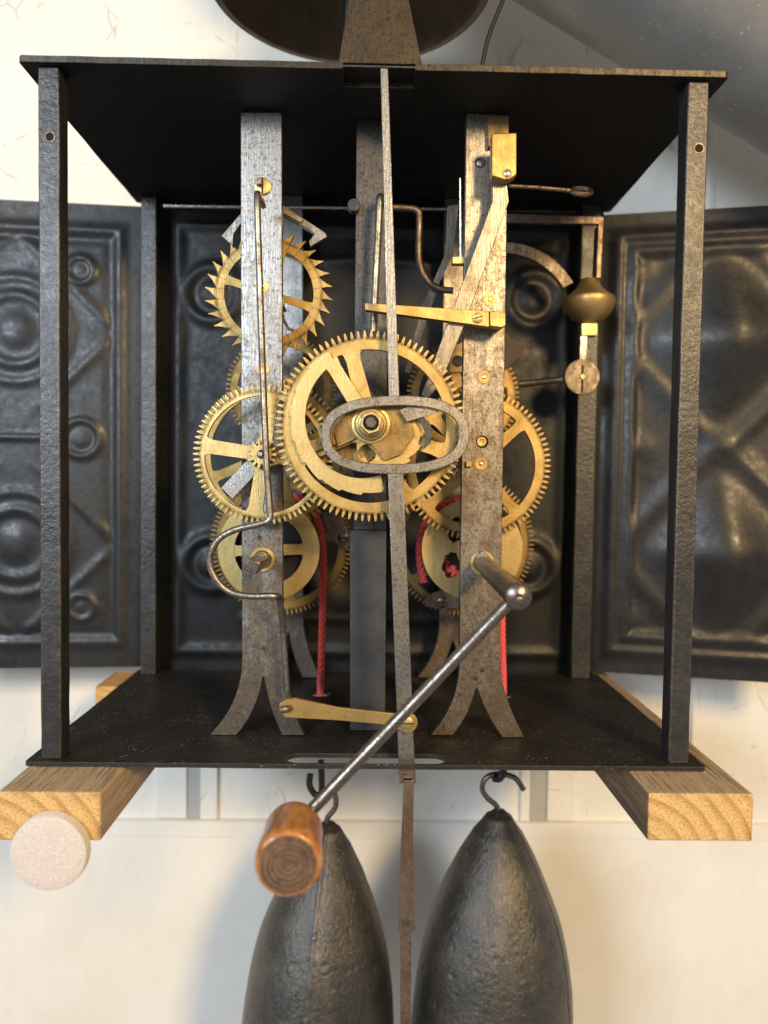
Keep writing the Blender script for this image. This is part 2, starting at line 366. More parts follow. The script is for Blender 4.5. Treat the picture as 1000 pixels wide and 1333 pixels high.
GAP_SHADE = wall_m('painted_gap_shade', (0.42, 0.42, 0.42), 0.0)  # flat grey standing in for the shade in the gaps between wall battens
def plain(name, c, rough=0.5, metal=0.0):
    n = NT(name); f = n.noise(400, 3); n.set(Base_Color=n.mix(f, tuple(x * 0.8 for x in c), tuple(x * 1.2 for x in c)), Roughness=rough, Metallic=metal); n.bump(f, 0.15, 0.2); return n.m
BLACKP = plain('black_hook', (0.012, 0.012, 0.013), 0.35)
HOLE = plain('dark_bore', (0.006, 0.005, 0.004), 0.9)
FLYM = plain('dark_brown_vane', (0.035, 0.015, 0.008), 0.55, 0.2)

# ------------------------------------------------------------------ the wall behind
YW = 185
zl = U(500, 1066, YW).z                                  # ledge
xs = U(926, 200, YW).x
wall = struct(MB().box(-700, xs - 0.6, YW, YW + 20, zl - 3, 500).build('wall', WALL, org=(0, YW, 0)))
MB().box(xs + 0.6, 800, YW - 1.5, YW + 18, zl - 3, 500).build('panel', WALL, wall)
MB().box(xs - 2.2, xs + 2.0, YW - 2.6, YW + 10, zl - 3, 500).build('batten_or_shade_strip', WALL, wall, bevel=0.8)
lower = MB().box(-700, 800, YW - 5, YW + 15, -620, zl - 0.2); lower.build('lower_panel', WALL_LOW, wall, bevel=1.2)
MB().box(-700, 800, YW - 6.2, YW - 5, zl - 9.5, zl - 0.6).build('ledge_strip', WALL_LOW, wall, bevel=0.4)
for a, b, pr, mt in ((205, 244, 2.0, WALL), (262, 284, 3.2, WALL), (245, 261, 1.0, GAP_SHADE), (677, 689, 3.0, WALL), (690, 711, 1.0, GAP_SHADE), (712, 745, 2.2, WALL)):  # battens, with two grey strips painted in as shaded gaps
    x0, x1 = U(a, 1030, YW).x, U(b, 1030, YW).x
    MB().box(x0, x1, YW - pr, YW + 2, zl, zl + 55).build('batten_or_shade_strip', mt, wall, bevel=0.7)

# ------------------------------------------------------------------ shelf beams
def beam(label, x0, x1, y0, y1, z0, z1, dark_side):
    t = thing('wooden_beam', ((x0 + x1) / 2, y0, z0), label, 'beam', 'pine beams carrying the clock')
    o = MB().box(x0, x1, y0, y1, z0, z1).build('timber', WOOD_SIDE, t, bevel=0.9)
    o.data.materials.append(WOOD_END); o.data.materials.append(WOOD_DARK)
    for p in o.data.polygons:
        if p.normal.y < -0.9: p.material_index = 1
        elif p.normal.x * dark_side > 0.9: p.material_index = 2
    return t
ZB = -125.7
beam('short pine beam under the left side of the clock, a felt pad on its end', -123, -88.5, -22, 182, ZB - 16.5, ZB, 0)
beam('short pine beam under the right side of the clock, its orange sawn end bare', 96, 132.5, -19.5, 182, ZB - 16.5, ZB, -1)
a, b = F(124, 893, ZB), F(138, 872, ZB)
r = MB().box(a.x, -123.4, a.y, a.y + 30, ZB - 9, ZB - 0.3).build('wooden_block', WOOD_NEW, bevel=0.5)
tag(r, 'small orange wood block sticking out behind the left edge of the base plate', 'wood block')
YFP = -26.6; c = U(62, 1112, YFP); rr = 51 * MMP(YFP)
felt = MB().lathe((c.x, YFP, c.z), (0, 1, 0), [(0.1, -0.25), (rr * 0.6, -0.2), (rr - 0.9, 0), (rr - 0.25, 0.35), (rr, 1.2), (rr, 4.0), (rr - 0.5, 4.65)], 56).build('felt_pad', FELT, org=(c.x, YFP, c.z))
tag(felt, 'round pinkish white felt disc on the end of the left beam', 'felt pad')

# ------------------------------------------------------------------ the cage
HZ, W2, DP = 123.9, 125.0, 134.5
cage = thing('clock_cage', (0, 67, -HZ - 2), 'open black iron clock frame with four corner posts and upright movement bars', 'clock frame')
def rough_rect(x0, x1, y0, y1, amp=0.25, step=9, corner=1.2):
    p = []
    def side(ax, ay, bx, by):
        L = math.hypot(bx - ax, by - ay); k = int(L / step); ux, uy = (bx - ax) / L, (by - ay) / L
        for i in range(k):
            t = corner + (L - 2 * corner) * i / (k - 1); j = random.uniform(-amp, amp)
            p.append((ax + ux * t + uy * j, ay + uy * t - ux * j))
    side(x0, y0, x1, y0); side(x1, y0, x1, y1); side(x1, y1, x0, y1); side(x0, y1, x0, y0)
    return p
nx0, nx1 = U(447, 100, 4).x, U(540, 100, 4).x
out = rough_rect(-W2, W2, 0, DP, 0.2)
front = [q for q in out if q[1] < 0.6 and abs(q[0]) < W2 - 1]; rest = [q for q in out if not (q[1] < 0.6 and abs(q[0]) < W2 - 1)]
left = [q for q in front if q[0] < nx0 - 1]; right = [q for q in front if q[0] > nx1 + 1]
outl = left + [(nx0, 0), (nx0, 12.5), (nx1, 12.5), (nx1, 0)] + right + rest
tp = MB().plate(outl, HZ, HZ + 2.2, mp=FLAT).build('top_plate', PLATEM, cage, sharp=30)
tp.data.materials.append(RAWEDGE)
for p in tp.data.polygons:
    if abs(p.normal.z) < 0.5: p.material_index = 1
s0, s1 = F(372, 990, -HZ), F(581, 992, -HZ)
def stad(x0, x1, yc, r, n=8):
    return [(x1 + r * math.cos(a), yc + r * math.sin(a)) for a in [-PI / 2 + PI * i / n for i in range(n + 1)]] + [(x0 + r * math.cos(a), yc + r * math.sin(a)) for a in [PI / 2 + PI * i / n for i in range(n + 1)]]
rl, rr2 = F(417, 903, -HZ), F(655, 905, -HZ)
MB().plate(rough_rect(-W2 + 1, W2 - 0.5, 0, DP, 0.18), -HZ - 1.7, -HZ, [stad(s0.x + 4.7, s1.x - 4.7, 6.0, 4.9), circ(rl.x, rl.y, 5, 16), circ(rr2.x, rr2.y, 5, 16)], FLAT).build('bottom_plate', FLOORM, cage, sharp=30)
def post(x0, x1, y0, y1, hole=None, lean=0.0):
    # a forged square bar, its sides a little uneven, with a bored hole
    N = 26; m = MB(); b = 0
    for i in range(N + 1):
        z = -HZ + 2 * HZ * i / N; j = lambda: random.uniform(-0.12, 0.12); l = lean * (z / HZ)
        m.v += [(x0 + l + j(), y0 + j(), z), (x1 + l + j(), y0 + j(), z), (x1 + l + j(), y1, z), (x0 + l + j(), y1, z)]
    for i in range(N):
        for k in range(4):
            l = (k + 1) % 4; m.f.append((4 * i + k, 4 * i + l, 4 * i + 4 + l, 4 * i + 4 + k))
    m.f += [(0, 1, 2, 3), (4 * N, 4 * N + 3, 4 * N + 2, 4 * N + 1)]
    o = m.build('post', POSTM, cage, sharp=30, bevel=0.5)
    if hole:
        c = U(hole[0], hole[1], y0)
        h = MB().ring(circ(c.x, c.z, 1.95, 20), circ(c.x, c.z, 1.5, 20), y0 - 0.16, y0 + 0.3).build('hole_rim', RUSTY, o)
        MB().lathe((c.x, y0 - 0.14, c.z), (0, 1, 0), [(1.5, 0), (1.5, 1)], 20).build('bore', HOLE, o)
    return o
post(-119.3, -111.8, 3, 11.2, (65, 178)); post(111.8, 119.4, 3, 11.2, (910, 193))
post(-120, -112, 124, 132.5); post(107.5, 117.5, 124, 132.5)

# upright bars that carry the wheels
def bar(px, Y, th, mat, holes=(), name='movement_bar', label=None):
    return MB().plate(PP(px, Y), Y, Y + th, holes).build(name, mat, cage, label=label, bevel=0.25)
YB = 30.0
def arc(p, q, bend, n=8):
    (ax, ay), (bx, by) = p, q; o = []
    for i in range(n + 1):
        t = i / n; k = 4 * t * (1 - t) * bend; L = math.hypot(bx - ax, by - ay)
        o.append((ax + (bx - ax) * t - (by - ay) / L * k, ay + (by - ay) * t + (bx - ax) / L * k))
    return o
ztop_l, ztop_r = 146, 147
bl = [(313, ztop_l), (367, ztop_l), (368, 860)] + arc((369, 872), (397, 957), 4) + [(367, 957)] + arc((367, 957), (344, 882), -3)[1:] + arc((342, 882), (308, 957), -6) + [(273, 957)] + arc((273, 957), (315, 868), 9)[1:] + [(315, 780)]
barL = bar(bl, YB, 4, STEEL_L, label='bright worn steel bar with forked foot')
br = [(607, ztop_r), (662, ztop_r + 2), (651, 860)] + arc((651, 872), (683, 960), 4) + [(654, 960)] + arc((654, 960), (622, 897), -3)[1:] + arc((619, 897), (590, 957), -4) + [(561, 957)] + arc((561, 957), (598, 872), 8)[1:] + [(599, 780)]
barR = bar(br, YB, 4, STEEL_R, label='brown mottled steel bar with forked foot')
YM = 38
barM = bar([(464, 148), (505, 148), (503, 690), (460, 690)], YM, 5, DARKST, name='centre_bar')
MB().plate(PP([(456, 690), (503, 690), (501, 950), (456, 950)], YM), YM - 1.5, YM + 5).build('lower_sleeve', BARM, barM, bevel=0.4)
YR = 119
kx = (YB - CAM[1]) / (YR - CAM[1])
def rear(pts): return [(485 + (x - 485) * kx, 627 + (y - 627) * kx) for x, y in pts]
for q, mt in ((bl, STEEL_L), (br, STEEL_R)):
    pts = PP(rear(q), YR); zm = max(p[1] for p in pts)
    MB().plate([(x, HZ - 0.1 if z > 100 else z) for x, z in pts], YR, YR + 4).build('movement_bar', mt, cage, bevel=0.25)
def bush(parent, px, py, r, mat=BRASS, pin=True, Y=YB):
    c = U(px, py, Y); R = r * MMP(Y)
    o = MB().lathe((c.x, Y - 0.25, c.z), (0, 1, 0), [(R * 0.55, 0.10), (R * 0.8, 0.0), (R, 0.05), (R, 1)], 22).build('bushing', mat, parent)
    if pin: MB().lathe((c.x, Y - 0.45, c.z), (0, 1, 0), [(R * 0.15, 0), (R * 0.28, 0.1), (R * 0.28, 0.8)], 10).build('pivot', STEEL_B, parent)
for x, y in ((637, 390), (630, 491), (626, 604)): bush(barR, x, y, 8.3)
for x, y in ((342, 373), (343, 480)): bush(barL, x, y, 8.5)
bush(barR, 627, 575, 6.2, pin=False)
MB().ring(circ(U(628, 575, YB).x, U(628, 575, YB).z, 2.5, 20), circ(U(627, 575, YB).x, U(627, 575, YB).z, 1.9, 20), YB - 0.12, YB + 0.2).build('bore', HOLE, barR)
c = U(610, 604, YB); MB().box(c.x - 1.2, c.x + 1.2, YB - 1.5, YB, c.z - 1.2, c.z + 1.2).build('square_pin', BRASS, barR, bevel=0.2)
c = U(625, 212, YB); MB().ring(circ(c.x, c.z, 2.1, 20), circ(c.x, c.z, 1.4, 20), YB - 0.15, YB + 0.2).build('rivet_seat', DARKST, barR)
MB().lathe((c.x, YB - 0.2, c.z), (0, 1, 0), [(0.6, 0), (1.3, 0.15), (1.3, 0.5)], 16).build('rivet', STEEL_B, barR)
for bp, x, y in ((barL, 342, 728), (barR, 628, 733)):
    c = U(x, y, YB)
    MB().ring(circ(c.x, c.z, 5.0, 28), circ(c.x, c.z, 3.5, 28), YB - 1.0, YB + 1).build('collar', BRASS_Y, bp, bevel=0.2)
c = U(342, 243, YB)
d = MB().lathe((c.x, YB - 1.1, c.z), (0, 1, 0), [(2.9, 0), (3.3, 0.2), (3.3, 1.1)], 26).build('screw_head', BRASS_Y, barL)
MB().box(c.x - 0.25, c.x + 0.35, YB - 1.16, YB - 0.8, c.z - 3, c.z + 3).build('slot', HOLE, d)
for px, py in ((346, 851), (343, 848)): pass
for bp, pts in ((barR, ((628, 872, 1.0), (619, 883, 1.1))), (barL, ((343, 844, 0.8), (338, 700, 0.9)))):
    for x, y, r in pts:
        c = U(x, y, YB); MB().lathe((c.x, YB - 0.08, c.z), (0, 1, 0), [(r, 0), (r, 0.5)], 12).build('punch_mark', DARKST, bp)
c = U(461, 271, YM); MB().cyl((c.x, YM - 4, c.z), (c.x, YM, c.z), 2.6).build('collar', DARKST, barM)

# ------------------------------------------------------------------ embossed sheets
def emboss(u, v):                             # u across (0 at the middle), v up, millimetres
    au, av = abs(u), abs(v)
    h = 0.0
    def ridge(d, wd, ht): return ht * math.exp(-(d / wd) ** 2)
    e = min(66 - au, 122 - av)                 # raised frame bead
    h += ridge(e - 13, 2.8, 1.2) - ridge(e - 18, 2.6, 0.7)
    inside = 1 / (1 + math.exp(-(e - 18) * 1.2))
    q = 0.0
    for cz in (-56, 56):
        r = math.hypot(u, v - cz); dd = au + abs(v - cz)
        q += ridge(r - 27, 2.6, 1.0) + ridge(r - 18, 3.0, 1.3) + 1.8 * math.exp(-(r / 9) ** 3)
        q += ridge((dd - 52) * 0.7, 2.6, 1.0) * (1 / (1 + math.exp(-(av - 16) * 0.6))) if r > 28 else 0
    for cx, cz, R in ((33, 88, 6.5), (33, -90, 6.5), (33, 0, 9.5)):
        r = math.hypot(au - cx, v - cz); q += ridge(r - R, 1.8, 1.6) + 0.9 * math.exp(-(r / (R * 0.55)) ** 4)
    q += ridge(v, 1.6, 1.2) if au < 22 else 0
    return h + q * inside
def emboss_back(u, v):
    au, av = abs(u), abs(v); g = lambda d, wd, ht: ht * math.exp(-(d / wd) ** 2); h = 0
    e = min(108 - au, 118 - av)
    h += g(e - 4, 3.0, 2.0)
    for cz in (78, -66):
        r = math.hypot(au - 86, v - cz); h += g(r - 14, 3.4, 2.6) + 2.8 * math.exp(-(r / 7.5) ** 4)
    h += g(math.hypot(au * 0.9, (v - 5) * 0.62) - 58, 6.0, 3.2) + g(math.hypot(au, v - 5) - 26, 4.0, 2.4)
    h += g(abs(v) - 96, 2.6, 1.4) if au < 70 else 0
    return h
def emboss_wide(u, v):                        # broad diamond folds and domes
    au, av = abs(u), abs(v); g = lambda d, wd, ht: ht * math.exp(-(d / wd) ** 2)
    e = min(66 - au, 122 - av); h = g(e - 12, 3.4, 1.6) + g(e - 19.5, 3.6, 1.4)
    q = 0.0
    for cz in (-56, 56):
        dd = math.sqrt(au * au + 40) + math.sqrt((v - cz) ** 2 + 40) * 0.9 - 4; t = max(0.0, 1 - dd / 52)
        q += 8.0 * t * t * (3 - 2 * t) ** 0.5 + g((dd - 51) * 0.7, 5.0, 1.0)
    for cz in (0, 92, -92):
        r = math.hypot(au - 40, v - cz); q += 0.6 * math.exp(-(r / 7) ** 2)
    return h + q / (1 + math.exp(-(e - 21) * 0.9))
def sheet(name, mat, width, place, parent=None, org=None, nu=110, nv=200, t=1.0, z0=-122.5, z1=122.5, amp=1.0, fn=None):
    fn = fn or (lambda u, v: emboss(u * 132 / width, v))
    m = MB()
    for side in (0, 1):
        for j in range(nv + 1):
            for i in range(nu + 1):
                u = -width / 2 + width * i / nu; v = z0 + (z1 - z0) * j / nv
                m.v.append(place(u, v, fn(u, v) * amp - side * t))
    n = (nu + 1) * (nv + 1)
    for s_ in (0, 1):
        for j in range(nv):
            for i in range(nu):
                a = s_ * n + j * (nu + 1) + i; m.f.append((a, a + 1, a + nu + 2, a + nu + 1))
    bd = [i for i in range(nu + 1)] + [j * (nu + 1) + nu for j in range(1, nv + 1)] + [nv * (nu + 1) + i for i in range(nu - 1, -1, -1)] + [j * (nu + 1) for j in range(nv - 1, 0, -1)]
    for k in range(len(bd)):
        a, b = bd[k], bd[(k + 1) % len(bd)]; m.f.append((a, b, b + n, a + n))
    return m.build(name, mat, parent, org, sharp=60)
def door_place(hx, hy, ang, sgn):
    ca, sa = math.cos(ang), math.sin(ang)
    def f(u, v, h):
        d = (u + 66)
        return (hx + sgn * (d * ca) + sgn * h * sa * 1.0, hy - d * sa - h * ca, v)
    return f
def side_door(label, hx, hy, ang, sgn, fn=None, amp=0.85):
    t = thing('side_door', (hx, hy, -122.5), label, 'door', 'embossed side doors swung open')
    sheet('door_panel', SHEET, 132, door_place(hx, hy, ang, sgn), t, amp=amp, fn=fn)
    e = door_place(hx, hy, ang, sgn)
    a = e(-66, 0, 0); MB().cyl((a[0] - sgn * 0.5, a[1] + 0.5, -122), (a[0] - sgn * 0.5, a[1] + 0.5, 122), 1.4).build('hinge_rod', DARKST, t)
    return t
side_door('black embossed metal door swung out behind the left corner post', -121.0, 135.5, rad(5), -1)
side_door('black embossed metal door swung out behind the right post, warm light on its ridges', 117.5, 135.5, rad(13), 1, emboss_wide, 1.8)
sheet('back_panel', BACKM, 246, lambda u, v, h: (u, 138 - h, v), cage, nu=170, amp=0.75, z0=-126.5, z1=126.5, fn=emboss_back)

# ------------------------------------------------------------------ bell and bracket on top
bc = Vector((-12, 66, 194.0)); br_ = 62.0
bell = thing('bell', (bc.x, bc.y, HZ + 2.2), 'dark brown bell above the top plate, cut off by the picture edge', 'bell')
prof = [(br_ - 3.0, 0), (br_, 0), (br_ - 1.5, 6), (br_ - 6, 20), (br_ - 14, 33), (br_ - 28, 44), (14, 50), (5, 52), (5, 50), (13, 47.5), (br_ - 30, 41), (br_ - 17, 31), (br_ - 9, 19), (br_ - 4.5, 6), (br_ - 3.0, 0)]
mbell = MB(); mbell.lathe(bc, (0, 0, 1), prof, 72); mbell.f = mbell.f[:-2]; mbell.build('bell_shell', BELLM, bell)
MB().cyl((bc.x, bc.y, HZ + 2.2), (bc.x, bc.y, bc.z + 56), 3).build('bell_stand', DARKST, bell)
yb = 2.0
bra = thing('suspension_bracket', (U(497, 74, yb).x, yb, HZ + 2.2), 'tapered dark steel bracket standing on the front of the top plate', 'bracket')
zb = HZ + 2.25
def ZP(px, py): v = U(px, py, yb); return (v.x, v.z)
q0, q1 = ZP(441, 74), ZP(550, 75); q2, q3 = ZP(520, -60), ZP(463, -60)
MB().plate([(q0[0], zb + 0.8), (q1[0], zb + 0.8), q2, q3], yb, yb + 2.5).build('bracket_plate', steel('bracket_steel', (0.085, 0.07, 0.052), (0.04, 0.03, 0.022), 0.48, 0.5, 110), bra, bevel=0.3)
fx0, fx1 = ZP(390, 74)[0], ZP(592, 76)[0]
MB().box(fx0, fx1, yb + 1.0, yb + 16, zb, zb + 0.8).build('bracket_foot', DARKST, bra, bevel=0.15)
MB().plate([(yb + 2.6, zb + 0.85), (yb + 14, zb + 0.85), (yb + 6, zb + 30), (yb + 2.6, zb + 30)], -1.2, 1.2, mp=lambda u, v, t: ((q0[0] + q1[0]) / 2 + t, u, v)).build('bracket_rib', DARKST, bra)
wy = 40
wire = MB().tube(smooth_path([tuple(U(627, 92, wy)), tuple(U(630, 74, wy)), tuple(U(637, 45, wy)), tuple(U(650, 12, wy)), tuple(U(660, -12, wy))]), 0.85).build('strike_wire', BLACKP)
tag(wire, 'thin dark wire rising from the top plate right of the bell', 'wire')

# ------------------------------------------------------------------ big grey pipe at upper right
p0, p1 = U(785, 0, 60), U(1000, 131, 60); dr = (p1 - p0).normalized(); nrm = Vector((dr.z, 0, -dr.x)); nrm = nrm if nrm.z > 0 else -nrm
RP = 62
ax0 = p0 - dr * 160 + nrm * RP + Vector((0, 14, 0)); 
pipe = MB().lathe(ax0, dr, [(RP - 1.5, 0), (RP, 0), (RP, 200), (RP, 420), (RP - 1.5, 420)], 72).build('grey_pipe', PIPE, org=ax0)
tag(pipe, 'thick speckled grey pipe slanting across the upper right corner', 'pipe')

# ------------------------------------------------------------------ wheels
def gear_outline(c, r_root, r_tip, n, kind='gear'):
    out = []; p = 2 * PI / n
    for i in range(n):
        a = i * p
        if kind == 'gear':
            k = ((-0.27, r_root), (-0.22, (r_root + r_tip) / 2), (-0.13, r_tip - (r_tip - r_root) * 0.12), (0.0, r_tip), (0.13, r_tip - (r_tip - r_root) * 0.12), (0.22, (r_root + r_tip) / 2), (0.27, r_root), (0.5, r_root - 0.08))
        elif kind == 'escape':
            h = r_tip - r_root
            k = ((-0.47, r_root), (-0.41, r_root + h * 0.14), (-0.385, r_root + h * 0.5), (-0.42, r_tip), (-0.375, r_tip), (-0.22, r_root + h * 0.70), (-0.02, r_root + h * 0.42), (0.22, r_root + h * 0.20), (0.44, r_root + h * 0.03))
        else:                                   # saw
            h = r_tip - r_root
            k = ((-0.48, r_root), (-0.2, r_root + h * 0.35), (0.2, r_root + h * 0.8), (0.44, r_tip), (0.47, r_root + h * 0.2))
        out += [(c[0] + rr * math.cos(a + x * p), c[1] + rr * math.sin(a + x * p)) for x, rr in k]
    return out
def circ_like(c, r, outline): return [(c[0] + r * math.cos(a), c[1] + r * math.sin(a)) for a in [math.atan2(z - c[1], x - c[0]) for x, z in outline]]
def spoke_poly(c, a, r0, r1, w0, w1, flare=1.6):
    u = (math.cos(a), math.sin(a)); v = (-u[1], u[0]); L = []
    pr = [(r0, w0 * flare), (r0 + (r1 - r0) * 0.2, w0), (r0 + (r1 - r0) * 0.85, w1), (r1 - (r1 - r0) * 0.06, w1 * 1.15), (r1, w1 * flare)]
    L = [(c[0] + u[0] * r + v[0] * w_ / 2, c[1] + u[1] * r + v[1] * w_ / 2) for r, w_ in pr]
    L += [(c[0] + u[0] * r - v[0] * w_ / 2, c[1] + u[1] * r - v[1] * w_ / 2) for r, w_ in reversed(pr)]
    return L
def wheel(px, py, Y, rpx, n, label, spokes=4, a0=0.0, rim=0.80, mat=BRASS, kind='gear', tooth=0.085, th=2.0, hub=0.17, sw=(5, 4), arbor=None, pinion=None, name='gear_wheel', shaft=0.9, tone=0.0):
    c3 = U(px, py, Y); c = (c3.x, c3.z); R = rpx * MMP(Y)
    t = thing(name, (c3.x, Y, c3.z), label, 'gear', 'brass wheels of the clock')
    out = gear_outline(c, R * (1 - tooth), R, n, kind)
    MB().ring(out, circ_like(c, R * rim, out), Y, Y + th).build('toothed_rim', mat, t, sharp=28)
    if spokes:
        for k in range(spokes):
            a = a0 + 2 * PI * k / spokes
            MB().plate(spoke_poly(c, a, R * hub * 0.7, R * rim * 1.012, sw[0], sw[1]), Y + 0.08, Y + th - 0.08).build('spoke', mat, t)
    if hub: MB().lathe((c[0], Y - 0.3, c[1]), (0, 1, 0), [(R * hub * 0.5, -0.5), (R * hub * 0.8, -0.4), (R * hub, 0.3), (R * hub, th + 0.6)], 28).build('hub', mat, t)
    if arbor: MB().cyl((c[0], arbor[0], c[1]), (c[0], arbor[1], c[1]), shaft, seg=14).build('arbor', STEEL_B, t)
    if pinion:
        pr, pn, py0, py1 = pinion
        o = gear_outline(c, pr * 0.66, pr, pn)
        MB().ring(o, circ_like(c, pr * 0.3, o), py0, py1).build('pinion', BRASS_Y, t, sharp=28)
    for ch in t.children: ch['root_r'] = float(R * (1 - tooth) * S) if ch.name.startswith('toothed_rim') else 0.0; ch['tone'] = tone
    return t
# left, going train
wheel(350, 382, 48, 82, 30, 'spiky escape wheel with thin pointed teeth behind the bright left bar', 4, rad(-17), 0.70, kind='escape', tooth=0.17, th=1.2, hub=0.17, sw=(2.8, 3.4), arbor=(30, 120), pinion=(4, 8, 60, 80), name='escape_wheel', tone=0.16)
wheel(366, 507, 93, 72, 72, 'brass wheel half hidden behind the left bar, below the escape wheel', 4, rad(30), 0.78, BRASS_D, th=2, arbor=(30, 120), pinion=(4.5, 8, 66, 88))
wheel(354, 592, 62, 99, 80, 'second left wheel, a large gear just behind the front left wheel', 4, rad(22), 0.80, th=2, arbor=(34, 120), pinion=(5, 10, 76, 100), tone=0.3)
gl = wheel(366, 709, 90, 93, 94, 'great wheel low on the left, behind the drum with the red cord', 4, rad(10), 0.80, th=2.4, arbor=(22, 120), shaft=2.4, tone=0.35)
fw = wheel(343, 592, 17, 91.5, 76, 'pale brass gear in front of the left bar, small pinion at its centre', 4, rad(-8), 0.835, BRASS_Y, tooth=0.10, th=2.0, hub=0.13, sw=(5.0, 5.4), arbor=(8, 32), pinion=(19.5 * MMP(14), 14, 12.2, 16.2))
# right, striking train
wheel(619, 605, 47, 99, 84, 'large brass gear behind the brown right bar, at mid height', 4, rad(42), 0.79, tooth=0.085, th=2, sw=(5, 4), arbor=(30, 120), pinion=(5, 10, 60, 84), tone=0.12)
wheel(603, 516, 100, 74, 70, 'small brass wheel peeking out deep behind the brown right bar', 4, rad(20), 0.78, BRASS_D, th=2, arbor=(30, 120))
wheel(614, 428, 78, 34, 40, 'small toothed disc behind the left edge of the brown right bar', 0, 0, 0.35, BRASS_D, tooth=0.1, th=1.6, hub=0.36, arbor=(30, 120))
wheel(602, 708, 93, 95, 94, 'great wheel low on the right, behind the drum with the cord knot', 4, rad(38), 0.82, th=2.4, arbor=(27, 120), shaft=2.4, tone=0.28)
# drums
def drum(px, py, Y, R, label, jag):
    c3 = U(px, py, Y); c = (c3.x, c3.z)
    t = thing('cord_drum', (c3.x, Y, c3.z), label, 'drum', 'cord drums')
    if jag:
        holes = []
        for k in range(4):
            a = rad(40 + 90 * k); h = []
            for i in range(22):
                b = 2 * PI * i / 22; rr = 5.2 * random.uniform(0.86, 1.12)
                x, z = rr * 0.78 * math.cos(b), rr * 1.1 * math.sin(b)
                h.append((c[0] + math.cos(a) * 11.5 + x, c[1] + math.sin(a) * 11.5 + z))
            holes.append(h)
        MB().plate(circ(c[0], c[1], R, 72), Y, Y + 1.8, holes).build('flange', BRASS_Y, t, sharp=30)
    else:
        o = circ(c[0], c[1], R, 72)
        MB().ring(o, circ(c[0], c[1], R * 0.68, 72), Y, Y + 1.8).build('flange', BRASS_Y, t)
        for k in range(4): MB().plate(spoke_poly(c, rad(2 + 90 * k), 2.6, R * 0.69, 5, 4.4), Y + 0.1, Y + 1.7).build('spoke', BRASS_Y, t)
        MB().lathe((c[0], Y - 0.4, c[1]), (0, 1, 0), [(4.4, 0), (5, 0.3), (5, 2.4)], 28).build('hub', BRASS_Y, t)
    if not jag: MB().ring(circ(c[0], c[1], R * 0.76, 48), circ(c[0], c[1], R * 0.72, 48), Y + 1.8, 88).build('barrel', BRASS_D, t)
    else: MB().ring(circ(c[0], c[1], R * 0.80, 48), circ(c[0], c[1], R * 0.77, 48), Y + 1.8, 88).build('barrel', BRASS_D, t)
    MB().lathe((c[0], Y + 5, c[1]), (0, 1, 0), [(R * 0.7, 0), (R * 0.7, 1.0)], 40).build('interior_shade', BLACKP, t)  # black disc added to put shade behind the flange openings
    return t, c
dl, cl = drum(350, 716, 56, 22.0, 'spoked brass drum flange behind the left winding square', False)
drr, cr = drum(615, 715, 56, 22.0, 'brass drum flange with ragged dark openings behind the winding crank', True)
# click plates on great wheels
def click(px, py, Y, label, ang, scr):
    c3 = U(px, py, Y)
    t = thing('click_plate', tuple(c3), label, 'click')
    ca, sa = math.cos(ang), math.sin(ang)
    pts = [(-11, -2.5), (-3, -5), (5, -4.2), (11, -1), (5, 3.4), (-3, 4.6), (-10, 2.2)]
    MB().plate([(c3.x + x * ca - z * sa, c3.z + x * sa + z * ca) for x, z in pts], Y, Y + 1.4).build('pawl', RUSTY, t, bevel=0.2)
    s_ = U(scr[0], scr[1], Y); d = MB().lathe((s_.x, Y - 0.9, s_.z), (0, 1, 0), [(2.3, 0), (2.7, 0.25), (2.7, 0.9)], 24).build('screw', CRANK, t)
    MB().box(s_.x - 2.4, s_.x + 2.4, Y - 0.95, Y - 0.6, s_.z - 0.3, s_.z + 0.3).build('slot', HOLE, d)
click(441, 690, 87, 'dark steel click with round screw on the left great wheel', rad(-60), (447, 700))
click(582, 780, 87, 'dark steel click with slotted screw on the right great wheel', rad(5), (576, 784))

# big front wheel with its snail
YF = 10.5
c3 = U(482, 555, YF); CF = (c3.x, c3.z); mp_ = MMP(YF)
big = wheel(482, 555, YF, 124, 88, 'largest brass wheel at the centre, in front of the bars and behind the steel loop', 0, 0, 0.80, tooth=0.085, th=2.2, hub=0.16, arbor=(2.5, 38), shaft=1.5, name='hour_wheel')
for ang, w0 in ((105, 5.4), (-18, 5), (-62, 5), (205, 5)):
    MB().plate(spoke_poly(CF, rad(ang), 4, 100.5 * mp_, w0 * 1.15, w0), YF + 0.1, YF + 2.1).build('spoke', BRASS, big)
# stepped snail, a spiral band in front of the rim
m = MB(); oo = []; ii = []
steps = 9; A0, A1 = rad(120), rad(283)
for k in range(91):
    t = k / 90; a = A0 + (A1 - A0) * t
    st = math.floor(t * steps) / steps
    ro = (109 - 26 * st ** 1.15) * mp_; ri = (93 - 29 * t ** 1.1) * mp_
    oo.append((CF[0] + ro * math.cos(a), CF[1] + ro * math.sin(a))); ii.append((CF[0] + ri * math.cos(a), CF[1] + ri * math.sin(a)))
m.ring(oo, ii, YF - 1.9, YF - 0.05, closed=False); snail = m.build('snail', BRASS_Y, big, sharp=28)
MB().plate(spoke_poly(CF, rad(122.5), 5, 98 * mp_, 5.2, 5.0, 1.2), YF - 1.85, YF - 0.1).build('snail_arm', BRASS_Y, big)
MB().plate(spoke_poly(CF, rad(200), 5, 84 * mp_, 4.5, 4.0, 1.2), YF - 1.85, YF - 0.1).build('snail_arm', BRASS_D, big)
